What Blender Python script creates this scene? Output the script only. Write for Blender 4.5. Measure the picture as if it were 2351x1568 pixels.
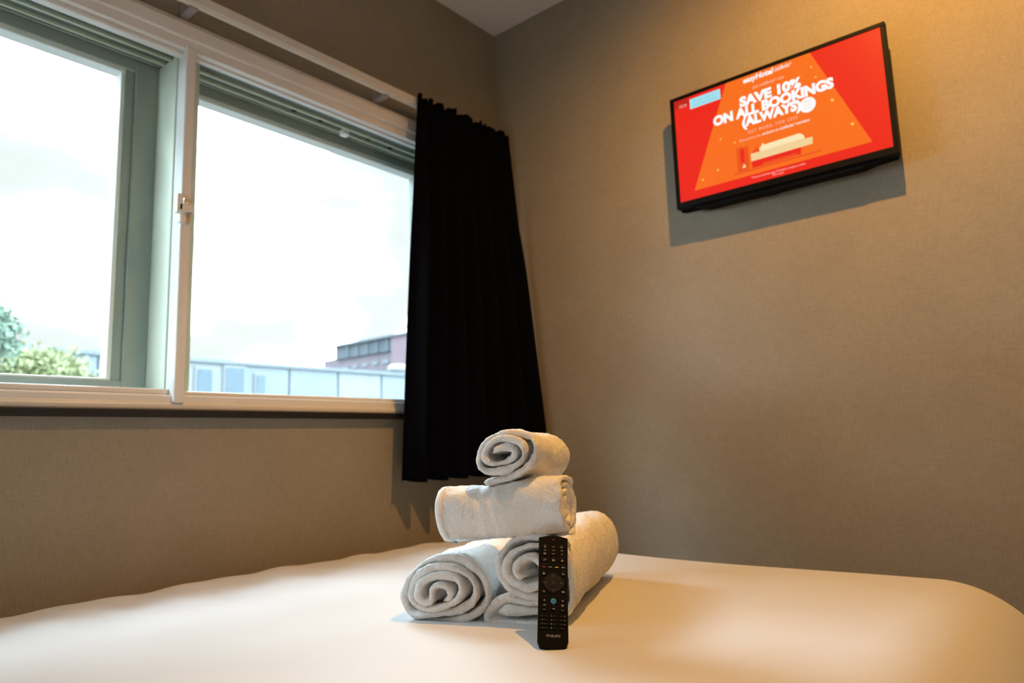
import bpy, bmesh, math, random
import numpy as np
from mathutils import Vector, Matrix, noise

for o in list(bpy.data.objects):
    bpy.data.objects.remove(o)
scene = bpy.context.scene
COL = scene.collection
R = math.radians

# ---------------------------------------------------------------- key sizes (metres)
CAM_Z = 0.85
XT = 2.098          # wall with the television
YW = 1.802          # wall with the window
XB, YB = -0.42, -2.60   # walls behind the camera
CEIL = 2.56

# ---------------------------------------------------------------- camera
yaw, pitch, roll = R(39.924), R(8.288), R(-1.8085)
fw = Vector((math.cos(pitch)*math.cos(yaw), math.cos(pitch)*math.sin(yaw), math.sin(pitch)))
rt = Vector((math.sin(yaw), -math.cos(yaw), 0))
up = rt.cross(fw)
r2 = math.cos(roll)*rt + math.sin(roll)*up
u2 = -math.sin(roll)*rt + math.cos(roll)*up
cam_data = bpy.data.cameras.new('camera')
cam_data.sensor_width = 36
cam_data.lens = 24.755
cam_data.clip_start = 0.01
cam_data.clip_end = 300
cam = bpy.data.objects.new('camera', cam_data)
COL.objects.link(cam)
m = Matrix((r2, u2, -fw)).transposed().to_4x4()
m.translation = (0, 0, CAM_Z)
cam.matrix_world = m
cam_data.dof.use_dof = True
cam_data.dof.focus_distance = 1.12
cam_data.dof.aperture_fstop = 4.0
scene.camera = cam

# ---------------------------------------------------------------- sky
SKY = 74.0
world = bpy.data.worlds.new('overcast_sky')
scene.world = world
world.use_nodes = True
nt = world.node_tree
nt.nodes.clear()
wo = nt.nodes.new('ShaderNodeOutputWorld')
bg = nt.nodes.new('ShaderNodeBackground')
tc = nt.nodes.new('ShaderNodeTexCoord')
mp = nt.nodes.new('ShaderNodeMapping')
mp.inputs['Scale'].default_value = (1, 1, 2.2)
mp.inputs['Location'].default_value = (0.35, 0.1, 0.2)
nz = nt.nodes.new('ShaderNodeTexNoise')
nz.inputs['Scale'].default_value = 2.6
nz.inputs['Detail'].default_value = 3.5
nz.inputs['Roughness'].default_value = 0.5
rp = nt.nodes.new('ShaderNodeValToRGB')
# thin grey cloud (just below white) thickening into bright sunlit cloud
rp.color_ramp.elements[0].position = 0.40
rp.color_ramp.elements[0].color = (0.96/SKY, 1.00/SKY, 1.03/SKY, 1)
rp.color_ramp.elements[1].position = 0.65
rp.color_ramp.elements[1].color = (0.78, 0.95, 1.15, 1)
e_ = rp.color_ramp.elements.new(0.525)
e_.color = (1.20/SKY, 1.24/SKY, 1.27/SKY, 1)
bg.inputs['Strength'].default_value = SKY
nt.links.new(tc.outputs['Generated'], mp.inputs['Vector'])
nt.links.new(mp.outputs['Vector'], nz.inputs['Vector'])
nt.links.new(nz.outputs['Fac'], rp.inputs['Fac'])
nt.links.new(rp.outputs['Color'], bg.inputs['Color'])
nt.links.new(bg.outputs['Background'], wo.inputs['Surface'])

# sampling portal in the window opening (emits nothing itself, only guides the sky light)
pl = bpy.data.lights.new('window_portal', 'AREA')
pl.shape = 'RECTANGLE'
pl.size = 2.2
pl.size_y = 1.05
pl.cycles.is_portal = True
po = bpy.data.objects.new('window_portal', pl)
po.location = (0.70, YW + 0.24, 1.47)
po.rotation_euler = (R(-90), 0, 0)
COL.objects.link(po)

# ---------------------------------------------------------------- exposure
vs = scene.view_settings
vs.view_transform = 'Standard'
vs.look = 'None'
vs.exposure = 0.05
vs.gamma = 1.0
vs.use_curve_mapping = False
LAMP_MAIN = 108.0
LAMP_BACK = 9.0
WARM = (1.0, 0.50, 0.105)

# ---------------------------------------------------------------- materials
def new_mat(name):
    mt = bpy.data.materials.new(name)
    mt.use_nodes = True
    return mt, mt.node_tree, mt.node_tree.nodes['Principled BSDF']

def mat(name, col, rough=0.6, metal=0.0, spec=0.5, vary=0.06, vscale=8.0, bump=0.0, bscale=200.0,
        sheen=0.0, emit=None, emit_s=0.0, stretch=(1, 1, 1), coat=0.0):
    mt, t, b = new_mat(name)
    b.inputs['Roughness'].default_value = rough
    b.inputs['Metallic'].default_value = metal
    b.inputs['Specular IOR Level'].default_value = spec
    b.inputs['Coat Weight'].default_value = coat
    if sheen:
        b.inputs['Sheen Weight'].default_value = sheen
        b.inputs['Sheen Roughness'].default_value = 0.5
    c = t.nodes.new('ShaderNodeTexCoord')
    mpn = t.nodes.new('ShaderNodeMapping')
    mpn.inputs['Scale'].default_value = stretch
    t.links.new(c.outputs['Object'], mpn.inputs['Vector'])
    n = t.nodes.new('ShaderNodeTexNoise')
    n.inputs['Scale'].default_value = vscale
    n.inputs['Detail'].default_value = 4
    r = t.nodes.new('ShaderNodeValToRGB')
    r.color_ramp.elements[0].position = 0.3
    r.color_ramp.elements[1].position = 0.7
    r.color_ramp.elements[0].color = (*[x*(1-vary) for x in col], 1)
    r.color_ramp.elements[1].color = (*[min(1, x*(1+vary)) for x in col], 1)
    t.links.new(mpn.outputs['Vector'], n.inputs['Vector'])
    t.links.new(n.outputs['Fac'], r.inputs['Fac'])
    t.links.new(r.outputs['Color'], b.inputs['Base Color'])
    if bump:
        n2 = t.nodes.new('ShaderNodeTexNoise')
        n2.inputs['Scale'].default_value = bscale
        n2.inputs['Detail'].default_value = 3
        t.links.new(mpn.outputs['Vector'], n2.inputs['Vector'])
        bp = t.nodes.new('ShaderNodeBump')
        bp.inputs['Strength'].default_value = bump
        bp.inputs['Distance'].default_value = 0.002
        t.links.new(n2.outputs['Fac'], bp.inputs['Height'])
        t.links.new(bp.outputs['Normal'], b.inputs['Normal'])
    if emit:
        b.inputs['Emission Color'].default_value = (*emit, 1)
        b.inputs['Emission Strength'].default_value = emit_s
    return mt

def emit_mat(name, col, s=1.0):
    mt, t, b = new_mat(name)
    b.inputs['Base Color'].default_value = (0.01, 0.01, 0.01, 1)
    b.inputs['Roughness'].default_value = 0.4
    b.inputs['Specular IOR Level'].default_value = 0.2
    b.inputs['Emission Color'].default_value = (*col, 1)
    b.inputs['Emission Strength'].default_value = s
    return mt

def srgb(r, g, b):
    f = lambda c: (c/255/12.92 if c/255 <= 0.04045 else ((c/255+0.055)/1.055)**2.4)
    return (f(r), f(g), f(b))

def wallpaper(name, col):
    mt, t, b = new_mat(name)
    b.inputs['Roughness'].default_value = 0.62
    b.inputs['Specular IOR Level'].default_value = 0.35
    c = t.nodes.new('ShaderNodeTexCoord')
    outs = []
    for sc in ((90, 90, 1400), (1100, 1100, 60)):
        mpn = t.nodes.new('ShaderNodeMapping')
        mpn.inputs['Scale'].default_value = sc
        t.links.new(c.outputs['Object'], mpn.inputs['Vector'])
        n = t.nodes.new('ShaderNodeTexNoise')
        n.inputs['Scale'].default_value = 0.5
        n.inputs['Detail'].default_value = 3
        n.inputs['Roughness'].default_value = 0.65
        t.links.new(mpn.outputs['Vector'], n.inputs['Vector'])
        outs.append(n.outputs['Fac'])
    ad = t.nodes.new('ShaderNodeMath'); ad.operation = 'ADD'
    t.links.new(outs[0], ad.inputs[0]); t.links.new(outs[1], ad.inputs[1])
    big = t.nodes.new('ShaderNodeTexNoise')
    big.inputs['Scale'].default_value = 5.0
    big.inputs['Detail'].default_value = 2
    t.links.new(c.outputs['Object'], big.inputs['Vector'])
    ad2 = t.nodes.new('ShaderNodeMath'); ad2.operation = 'MULTIPLY_ADD'
    ad2.inputs[1].default_value = 0.35
    t.links.new(big.outputs['Fac'], ad2.inputs[0]); t.links.new(ad.outputs[0], ad2.inputs[2])
    r = t.nodes.new('ShaderNodeValToRGB')
    r.color_ramp.elements[0].position = 0.25
    r.color_ramp.elements[1].position = 0.95
    mr = t.nodes.new('ShaderNodeMapRange')
    mr.inputs['From Min'].default_value = 0.7
    mr.inputs['From Max'].default_value = 1.65
    t.links.new(ad2.outputs[0], mr.inputs['Value'])
    r.color_ramp.elements[0].color = (*[x*0.80 for x in col], 1)
    r.color_ramp.elements[1].color = (*[x*1.18 for x in col], 1)
    t.links.new(mr.outputs['Result'], r.inputs['Fac'])
    t.links.new(r.outputs['Color'], b.inputs['Base Color'])
    bp = t.nodes.new('ShaderNodeBump')
    bp.inputs['Strength'].default_value = 0.35
    bp.inputs['Distance'].default_value = 0.0012
    t.links.new(ad.outputs[0], bp.inputs['Height'])
    t.links.new(bp.outputs['Normal'], b.inputs['Normal'])
    return mt

def glass_mat(name, tint):
    mt = bpy.data.materials.new(name)
    mt.use_nodes = True
    t = mt.node_tree
    t.nodes.clear()
    out = t.nodes.new('ShaderNodeOutputMaterial')
    mx = t.nodes.new('ShaderNodeMixShader')
    tr = t.nodes.new('ShaderNodeBsdfTransparent')
    tr.inputs['Color'].default_value = (*tint, 1)
    gl = t.nodes.new('ShaderNodeBsdfGlossy')
    gl.inputs['Roughness'].default_value = 0.02
    # Schlick reflectance, the same from both sides of the thin pane
    lw = t.nodes.new('ShaderNodeLayerWeight')
    lw.inputs['Blend'].default_value = 0.5
    pw = t.nodes.new('ShaderNodeMath'); pw.operation = 'POWER'
    pw.inputs[1].default_value = 5.0
    t.links.new(lw.outputs['Facing'], pw.inputs[0])
    ma = t.nodes.new('ShaderNodeMath'); ma.operation = 'MULTIPLY_ADD'
    ma.inputs[1].default_value = 0.96
    ma.inputs[2].default_value = 0.03
    t.links.new(pw.outputs[0], ma.inputs[0])
    t.links.new(ma.outputs[0], mx.inputs['Fac'])
    t.links.new(tr.outputs['BSDF'], mx.inputs[1])
    t.links.new(gl.outputs['BSDF'], mx.inputs[2])
    t.links.new(mx.outputs['Shader'], out.inputs['Surface'])
    return mt

M = {}
M['wallpaper'] = wallpaper('woven_wallpaper', (0.315, 0.269, 0.203))
M['paint'] = mat('off_white_paint', (0.82, 0.82, 0.81), 0.85, vary=0.02, bump=0.1)
M['ceiling'] = mat('ceiling_paint', (0.72, 0.69, 0.65), 0.9, vary=0.02, bump=0.1)
M['floor'] = mat('carpet', (0.10, 0.09, 0.085), 0.95, vary=0.2, vscale=60, bump=0.5)
M['pvc'] = mat('white_upvc', (0.80, 0.78, 0.74), 0.32, vary=0.02)
M['pvc_shaded'] = mat('shaded_outer_upvc', (0.30, 0.335, 0.295), 0.4, vary=0.05)  # white uPVC seen against the sky, its backlit shade put into the colour
M['pvc_skylit'] = mat('skylit_post_upvc', (0.64, 0.66, 0.54), 0.4, vary=0.03)  # same uPVC, skylight on the post's side put into a lighter colour
M['pvc_rib'] = mat('track_lip', (0.50, 0.52, 0.40), 0.4, vary=0.03)
M['channel_shaded'] = mat('shaded_track_channel', (0.075, 0.09, 0.072), 0.6, vary=0.08)  # soffit under the window head, its shade put into the dark green
M['trackgrey'] = mat('track_grey', (0.30, 0.34, 0.30), 0.5, vary=0.05)
M['black'] = mat('black_plastic', (0.0022, 0.0022, 0.0026), 0.5, vary=0.1, spec=0.12)
M['sill'] = mat('shaded_dark_sill', (0.0025, 0.0025, 0.0045), 0.6, vary=0.1)  # dark navy board, shadow on its underside put into the near-black colour
M['curtain'] = mat('blackout_cloth', (0.0008, 0.0010, 0.0034), 0.9, vary=0.15, vscale=40, bump=0.2, bscale=900, spec=0.06)
M['sheet'] = mat('white_cotton', (0.68, 0.68, 0.685), 0.75, vary=0.01, vscale=5, bump=0.05, bscale=9, sheen=0.15, spec=0.3)
M['mattress'] = mat('mattress_ticking', (0.75, 0.74, 0.72), 0.9, vary=0.03)
M['bedbase'] = mat('bed_base_fabric', (0.09, 0.085, 0.08), 0.9, vary=0.1, bump=0.3)
M['glass_in'] = glass_mat('inner_glass', (0.945, 0.975, 0.955))
M['glass_out'] = glass_mat('outer_glass', (0.975, 0.985, 0.98))
M['chrome'] = mat('satin_metal', (0.75, 0.73, 0.70), 0.3, metal=1.0, vary=0.02)
M['rail'] = mat('cream_rail', (0.74, 0.70, 0.62), 0.4, vary=0.02)
M['clear'] = mat('grey_bracket', (0.35, 0.33, 0.32), 0.4, vary=0.02)
M['towel'] = mat('terry_cotton', (0.93, 0.92, 0.90), 0.95, vary=0.05, vscale=300, bump=0.8, bscale=420, sheen=0.2, spec=0.1)
M['pile'] = mat('terry_loops', (0.96, 0.95, 0.935), 0.95, vary=0.02, vscale=300, spec=0.05)
def pile_mat():
    mt = M['pile']; t = mt.node_tree
    out = [n for n in t.nodes if n.type == 'OUTPUT_MATERIAL'][0]
    b = t.nodes['Principled BSDF']
    tl = t.nodes.new('ShaderNodeBsdfTranslucent')
    tl.inputs['Color'].default_value = (0.96, 0.945, 0.92, 1)
    mx = t.nodes.new('ShaderNodeMixShader')
    mx.inputs['Fac'].default_value = 0.28
    t.links.new(b.outputs['BSDF'], mx.inputs[1]); t.links.new(tl.outputs['BSDF'], mx.inputs[2])
    t.links.new(mx.outputs['Shader'], out.inputs['Surface'])
pile_mat()
M['hem'] = mat('woven_hem', (0.86, 0.86, 0.86), 0.8, vary=0.02, vscale=200, bump=0.3, bscale=700, spec=0.2)

# ---------------------------------------------------------------- helpers
def link(name, me, material=None, parent=None):
    o = bpy.data.objects.new(name, me)
    COL.objects.link(o)
    if material is not None:
        me.materials.append(material)
    if parent is not None:
        o.parent = parent
    return o

def bobj(name, bm, material=None, parent=None, smooth=False, bevel=0.0, seg=2):
    if bevel:
        bmesh.ops.bevel(bm, geom=[e for e in bm.edges], offset=bevel, segments=seg, profile=0.5, affect='EDGES', clamp_overlap=True)
    bmesh.ops.recalc_face_normals(bm, faces=bm.faces)
    me = bpy.data.meshes.new(name)
    bm.to_mesh(me)
    bm.free()
    if smooth:
        for p in me.polygons:
            p.use_smooth = True
    return link(name, me, material, parent)

def add_box(bm, x0, x1, y0, y1, z0, z1):
    v = [bm.verts.new(c) for c in ((x0, y0, z0), (x1, y0, z0), (x1, y1, z0), (x0, y1, z0), (x0, y0, z1), (x1, y0, z1), (x1, y1, z1), (x0, y1, z1))]
    for f in ((0, 3, 2, 1), (4, 5, 6, 7), (0, 1, 5, 4), (1, 2, 6, 5), (2, 3, 7, 6), (3, 0, 4, 7)):
        bm.faces.new([v[i] for i in f])

def boxes(name, lst, material, parent=None, bevel=0.0, seg=2):
    bm = bmesh.new()
    for b in lst:
        add_box(bm, *b)
    return bobj(name, bm, material, parent, bevel=bevel, seg=seg)

def prism(name, pts, d0, d1, axes, material, parent=None, bevel=0.0, smooth=False):
    """polygon pts (a,b) extruded from d0 to d1; axes(a,b,d)->xyz"""
    bm = bmesh.new()
    A = [bm.verts.new(axes(a, b, d0)) for a, b in pts]
    B = [bm.verts.new(axes(a, b, d1)) for a, b in pts]
    n = len(pts)
    bm.faces.new(A)
    bm.faces.new(B[::-1])
    for i in range(n):
        bm.faces.new((A[i], B[i], B[(i+1) % n], A[(i+1) % n]))
    return bobj(name, bm, material, parent, bevel=bevel, smooth=smooth)

def tag(o, label=None, cat=None, group=None, kind=None):
    if label: o['label'] = label
    if cat: o['category'] = cat
    if group: o['group'] = group
    if kind: o['kind'] = kind
    return o

def empty(name, loc=(0, 0, 0), parent=None):
    o = bpy.data.objects.new(name, None)
    COL.objects.link(o)
    o.location = loc
    o.empty_display_size = 0.05
    if parent: o.parent = parent
    return o

_fontcache = {}
def text_mesh(name, body, size, origin, ax, ay, material, parent, align='CENTER', fat=0.0, width=None, shear=0.0, nrm_off=0.0, spacing=1.0):
    """flat lettering as a mesh; origin: baseline anchor; ax, ay unit vectors; width stretches to a set width"""
    cu = bpy.data.curves.new(name, 'FONT')
    cu.body = body
    cu.size = 1.0
    cu.offset = fat
    cu.shear = shear
    cu.space_character = spacing
    cu.resolution_u = 3
    cu.fill_mode = 'BOTH'
    cu.extrude = 0.0
    ob = bpy.data.objects.new('tmp_text', cu)
    COL.objects.link(ob)
    dg = bpy.context.evaluated_depsgraph_get()
    me = bpy.data.meshes.new_from_object(ob.evaluated_get(dg))
    bpy.data.objects.remove(ob)
    bpy.data.curves.remove(cu)
    n = len(me.vertices)
    co = np.empty(n*3); me.vertices.foreach_get('co', co); co = co.reshape(-1, 3)
    x0, x1 = co[:, 0].min(), co[:, 0].max()
    w = x1-x0
    sx = size if width is None else width/w
    xs = (co[:, 0]-x0)*sx
    if align == 'CENTER': xs -= w*sx/2
    elif align == 'RIGHT': xs -= w*sx
    ys = co[:, 1]*size
    ax = np.array(ax); ay = np.array(ay); nn = np.cross(ax, ay)
    P = np.array(origin)+xs[:, None]*ax+ys[:, None]*ay+nn*nrm_off
    me.vertices.foreach_set('co', P.ravel())
    me.update()
    me.name = name
    me.materials.clear()
    return link(name, me, material, parent)

def smoothstep(a, b, x):
    t = np.clip((x-a)/(b-a), 0, 1)
    return t*t*(3-2*t)

# ================================================================ ROOM SHELL
OX0, OX1, OZ0, OZ1 = -0.40, 1.82, 0.962, 1.935     # window opening
T = 0.22
tag(boxes('floor', [(XB-0.2, XT+0.2, YB-0.2, YW+T, -0.1, 0)], M['floor']), 'dark carpeted floor of the small bedroom', 'floor', kind='structure')
tag(boxes('ceiling', [(XB-0.2, XT+0.2, YB-0.2, YW+T, CEIL, CEIL+0.1)], M['ceiling']), 'plain off-white ceiling above the window corner', 'ceiling', kind='structure')
tag(boxes('wall_left', [(XB-0.2, OX0, YW, YW+T, 0, CEIL), (OX1, XT+0.2, YW, YW+T, 0, CEIL),
                        (OX0, OX1, YW, YW+T, 0, OZ0), (OX0, OX1, YW, YW+T, OZ1+0.03, CEIL)], M['wallpaper']),
    'brown woven wallpaper wall holding the wide window', 'wall', kind='structure')
tag(boxes('wall_right', [(XT, XT+0.2, YB-0.2, YW, 0, CEIL)], M['wallpaper']), 'beige woven wallpaper wall with the television', 'wall', kind='structure')
tag(boxes('wall_back', [(XB-0.2, XB, YB-0.2, YW, 0, CEIL)], M['paint']), 'off-white painted wall at the head of the bed', 'wall', kind='structure')
tag(boxes('wall_front', [(XB, XT, YB-0.2, YB, 0, CEIL)], M['paint']), 'off-white painted wall opposite the window', 'wall', kind='structure')
tag(boxes('baseboard_left', [(XB, XT-0.015, YW-0.015, YW, 0, 0.09)], M['pvc'], bevel=0.003), 'white baseboard under the window wall', 'baseboard', kind='structure')
tag(boxes('baseboard_right', [(XT-0.015, XT, YB, YW, 0, 0.09)], M['pvc'], bevel=0.003), 'white baseboard along the television wall', 'baseboard', kind='structure')

# ================================================================ WINDOW
win = tag(empty('window_1', (0.7, YW, OZ0)), 'wide white-framed double window with greenish inner glass and sky behind', 'window', kind='structure')
def wpart(name, lst, material, bevel=0.0015, parent=None):
    p = parent or win
    o = boxes(name, lst, material, bevel=bevel)
    o.parent = p
    o.matrix_parent_inverse = Matrix.Translation(-Vector(win.location)) if p is win else Matrix.Identity(4)
    return o
# inner casing: head, foot and jambs in stepped profiles
wpart('frame_head', [(OX0-0.05, OX1+0.03, YW-0.010, YW+0.004, 1.999, 2.018), (OX0-0.05, OX1+0.03, YW-0.022, YW+0.004, 1.962, 2.002),
                     (OX0-0.05, OX1+0.03, YW-0.012, YW+0.03, OZ1, 1.966)], M['pvc'], 0.003)
wpart('head_lining', [(OX0, OX1, YW+0.03, YW+0.2, OZ1, OZ1+0.03)], M['channel_shaded'], 0.002)
wpart('frame_foot', [(OX0-0.05, OX1+0.03, YW-0.010, YW+0.05, 0.962, 0.978), (OX0-0.05, OX1+0.03, YW-0.002, YW+0.05, 0.978, 1.000),
                     (OX0, OX1, YW+0.05, YW+0.2, 0.962, 0.992)], M['pvc'], 0.004)
wpart('frame_jamb', [(OX0-0.05, OX0, YW-0.012, YW+0.2, 0.962, OZ1+0.03)], M['pvc'], 0.003)
wpart('frame_jamb', [(OX1, OX1+0.03, YW-0.012, YW+0.2, 0.962, OZ1+0.03)], M['pvc'], 0.003)
# inner glazing: two sashes with thin rails, central mullion
wpart('glazing_bead', [(OX0, OX1, YW-0.004, YW+0.008, 0.9745, 0.9825)], M['pvc'], 0.003)
wpart('sash_rail', [(OX0, 0.808, YW+0.012, YW+0.032, 1.000, 1.016)], M['pvc'], 0.004)
wpart('sash_rail', [(0.840, OX1, YW+0.012, YW+0.032, 1.000, 1.012)], M['pvc'], 0.004)
wpart('sash_rail', [(OX0, 0.808, YW+0.004, YW+0.03, 1.922, OZ1)], M['pvc'], 0.003)
wpart('sash_rail', [(0.840, OX1, YW+0.010, YW+0.03, 1.930, OZ1)], M['pvc'], 0.002)
mull = wpart('mullion', [(0.806, 0.834, YW-0.016, YW+0.034, 0.978, 1.945)], M['pvc'], 0.004)
wpart('post', [(0.802, 0.868, YW+0.034, YW+0.17, 0.99, OZ1)], M['pvc_skylit'], 0.003)
pane = wpart('pane', [(OX0, 0.806, YW+0.020, YW+0.024, 1.012, 1.926)], M['glass_in'], 0)
pane = wpart('pane', [(0.834, OX1, YW+0.020, YW+0.024, 1.008, 1.933)], M['glass_in'], 0)
# head track with ridges seen from below
for y0, y1, z0, mt_ in ((0.060, 0.069, 1.926, 'pvc_rib'), (0.100, 0.108, 1.926, 'pvc_rib'), (0.124, 0.128, 1.929, 'trackgrey')):
    wpart('track_rib', [(OX0, 0.802, YW+y0, YW+y1, z0, OZ1+0.002)], M[mt_], 0.002)
    wpart('track_rib', [(0.868, OX1, YW+y0, YW+y1, z0, OZ1+0.002)], M[mt_], 0.002)
for x in (1.20, 1.30, 1.50, 1.60):
    wpart('screw', [(x-0.007, x+0.007, YW+0.080, YW+0.092, 1.929, OZ1+0.001)], M['black'], 0.002)
wpart('stop_clip', [(1.385, 1.410, YW+0.074, YW+0.100, 1.912, OZ1)], M['pvc'], 0.004)
# outer window
def outer_sash(x0, x1, zb):
    y0 = YW+0.145
    zt = 1.903
    f = wpart('outer_sash', [(x0, x1, y0, y0+0.05, zt, OZ1+0.005), (x0, x1, y0, y0+0.05, 0.985, zb)], M['pvc_shaded'], 0.003)
    return f
outer_sash(OX0, 0.802, 1.045)
outer_sash(0.868, OX1, 1.014)
wpart('sash_stile', [(0.742, 0.803, YW+0.142, YW+0.195, 0.985, OZ1)], M['pvc_shaded'], 0.003)
wpart('sash_stile', [(0.715, 0.743, YW+0.152, YW+0.195, 0.985, OZ1)], M['pvc_shaded'], 0.003)
wpart('sash_stile', [(0.866, 0.900, YW+0.142, YW+0.195, 0.985, OZ1)], M['pvc_shaded'], 0.003)
wpart('sash_stile', [(1.778, OX1, YW+0.142, YW+0.195, 0.985, OZ1)], M['pvc_shaded'], 0.003)
wpart('glazing_bead', [(0.706, 0.718, YW+0.150, YW+0.193, 1.045, 1.905)], M['pvc'], 0.003)
wpart('glazing_bead', [(OX0, 0.716, YW+0.148, YW+0.193, 1.890, 1.907)], M['pvc'], 0.003)
wpart('glazing_bead', [(0.898, OX1, YW+0.148, YW+0.193, 1.890, 1.907)], M['pvc'], 0.003)
wpart('glazing_bead', [(OX0, 0.716, YW+0.148, YW+0.193, 1.038, 1.050)], M['pvc'], 0.003)
wpart('glazing_bead', [(0.898, OX1, YW+0.148, YW+0.193, 1.006, 1.018)], M['pvc'], 0.003)
wpart('pane', [(OX0, 0.708, YW+0.186, YW+0.190, 1.045, 1.898)], M['glass_out'], 0)
wpart('pane', [(0.900, OX1, YW+0.186, YW+0.190, 1.013, 1.898)], M['glass_out'], 0)
# latch on the mullion: plate, pivot and lever
LZ = 1.488
latch = wpart('latch', [(0.810, 0.830, YW-0.023, YW-0.015, LZ-0.042, LZ+0.026)], M['chrome'], 0.003)
latch['label'] = 'small metal latch on the white mullion'
def subpart(name, lst, mt_, par):
    o = boxes(name, lst, mt_, bevel=0.0025)
    o.parent = par
    o.matrix_parent_inverse = (par.matrix_parent_inverse @ Matrix.Identity(4)) if False else Matrix.Identity(4)
    return o
subpart('lever', [(0.790, 0.828, YW-0.042, YW-0.026, LZ-0.016, LZ+0.004), (0.785, 0.800, YW-0.042, YW-0.022, LZ-0.022, LZ+0.028)], M['pvc'], latch)
subpart('pivot', [(0.811, 0.828, YW-0.040, YW-0.020, LZ-0.016, LZ+0.010)], M['rail'], latch)
subpart('keeper', [(0.798, 0.814, YW-0.032, YW-0.014, LZ-0.044, LZ-0.014)], M['pvc'], latch)

tag(boxes('window_sill', [(OX0-0.06, OX1+0.04, YW-0.030, YW+0.01, 0.943, 0.9615)], M['sill'], bevel=0.003), 'thin dark sill board, coloured black with its shade, running under the window', 'window sill', kind='structure')

# ================================================================ OUTSIDE
M['panel'] = mat('pale_panel', (0.085, 0.102, 0.110), 0.7, vary=0.05, vscale=0.8)
M['panel2'] = mat('pale_panel_b', (0.100, 0.108, 0.110), 0.7, vary=0.05, vscale=0.8)
M['coping'] = mat('metal_coping', (0.060, 0.074, 0.082), 0.6, vary=0.05)
M['bluewin'] = mat('blue_glazing', (0.050, 0.072, 0.086), 0.2, vary=0.1)
M['brick'] = mat('pinkish_cladding', (0.088, 0.070, 0.080), 0.8, vary=0.08, vscale=1.2)
M['band'] = mat('slate_band', (0.032, 0.042, 0.054), 0.6, vary=0.12, vscale=0.6)
M['redclad'] = mat('rose_cladding', (0.115, 0.075, 0.088), 0.8, vary=0.05, vscale=1)
M['duct'] = mat('white_duct', (0.16, 0.165, 0.17), 0.5, vary=0.03)
M['ground'] = mat('asphalt', (0.05, 0.05, 0.05), 0.9, vary=0.1, vscale=1)
M['leaf'] = mat('yellow_green_leaves', (0.150, 0.165, 0.070), 0.7, vary=0.25, vscale=1.6)
M['bark'] = mat('bark', (0.07, 0.06, 0.05), 0.9, vary=0.2)
GZ = -3.2
tag(boxes('ground', [(-30, 60, YW+T+0.5, 80, GZ-0.2, GZ)], M['ground']), 'grey asphalt ground outside the window', 'ground', kind='structure')
YS = 14.0
zt = CAM_Z+1.652*YS/12
low = tag(empty('low_building', (9, YS, GZ)), 'long low pale blue-grey panelled building seen through the window', 'building')
def child(o, par):
    o.parent = par
    o.matrix_parent_inverse = Matrix.Translation(-Vector(par.location))
    return o
child(boxes('wall', [(-3, 19, YS+0.06, YS+5, GZ, zt-0.05)], M['panel']), low)
x = -3.0
k = 0
random.seed(4)
while x < 18.9:
    w = 1.32
    mt_ = M['panel2'] if k % 3 == 1 else M['panel']
    child(boxes('panel', [(x+0.02, x+w-0.02, YS, YS+0.07, GZ, zt-0.10)], mt_, bevel=0.01), low)
    x += w; k += 1
child(boxes('coping', [(-3.05, 19.05, YS-0.06, YS+5.05, zt-0.09, zt)], M['coping'], bevel=0.01), low)
for (x0, x1, z0, z1) in ((6.75, 7.05, 1.6, 2.55), (7.35, 7.75, 2.05, 2.62), (8.05, 8.25, 1.7, 2.5)):
    f = child(boxes('window', [(x0-0.05, x1+0.05, YS-0.05, YS+0.02, z0-0.05, z1+0.05)], M['panel2'], bevel=0.01), low)
    pn = boxes('window_pane', [(x0, x1, YS-0.07, YS-0.045, z0, z1)], M['bluewin'])
    pn.parent = f
# roof plant on the low building
for i, (px, rr, hh) in enumerate(((13.1, 0.30, 0.42), (13.75, 0.34, 0.55), (14.4, 0.28, 0.36))):
    bm = bmesh.new()
    segs = 14
    prof = [(rr*0.75, 0), (rr*0.75, hh*0.45), (rr, hh*0.5), (rr*0.95, hh*0.75), (rr*0.6, hh*0.95), (0.02, hh)]
    rings = []
    for pr, ph in prof:
        rings.append([bm.verts.new((px+pr*math.cos(2*math.pi*j/segs), YS+1.2+pr*math.sin(2*math.pi*j/segs), zt+ph)) for j in range(segs)])
    for a, b in zip(rings, rings[1:]):
        for j in range(segs):
            bm.faces.new((a[j], a[(j+1) % segs], b[(j+1) % segs], b[j]))
    bm.faces.new(rings[-1]); bm.faces.new(rings[0][::-1])
    names = ('leftmost', 'middle and tallest', 'rightmost')
    tag(bobj('roof_vent', bm, M['duct'], smooth=True), 'white domed roof vent on the low building, %s of the three' % names[i], 'roof vent', 'white roof vents on the low building')
XF = 22.0
sc = XF/12
def zf(z): return CAM_Z+(z-CAM_Z)*sc
tall = tag(empty('tall_building', (XF+3, 27, GZ)), 'pinkish building with slate window band rising behind the low building', 'building')
child(boxes('wall', [(XF, XF+6, 20, 16.51*sc, GZ, zf(3.46))], M['brick']), tall)
child(boxes('wall', [(XF+0.3, XF+6, 16.51*sc, 17.40*sc, GZ, zf(3.44))], M['brick']), tall)
child(boxes('upper_band', [(XF-0.12, XF+6, 14.05*sc, 16.51*sc, zf(3.36), zf(3.71))], M['band']), tall)
child(boxes('end_bay', [(XF-0.2, XF+6, 20, 14.05*sc, zf(2.0), zf(3.72))], M['redclad']), tall)
child(boxes('roof_edge', [(XF-0.3, XF+6, 20, 16.55*sc, zf(3.71), zf(3.76))], M['coping']), tall)
y = 14.2*sc
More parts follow.
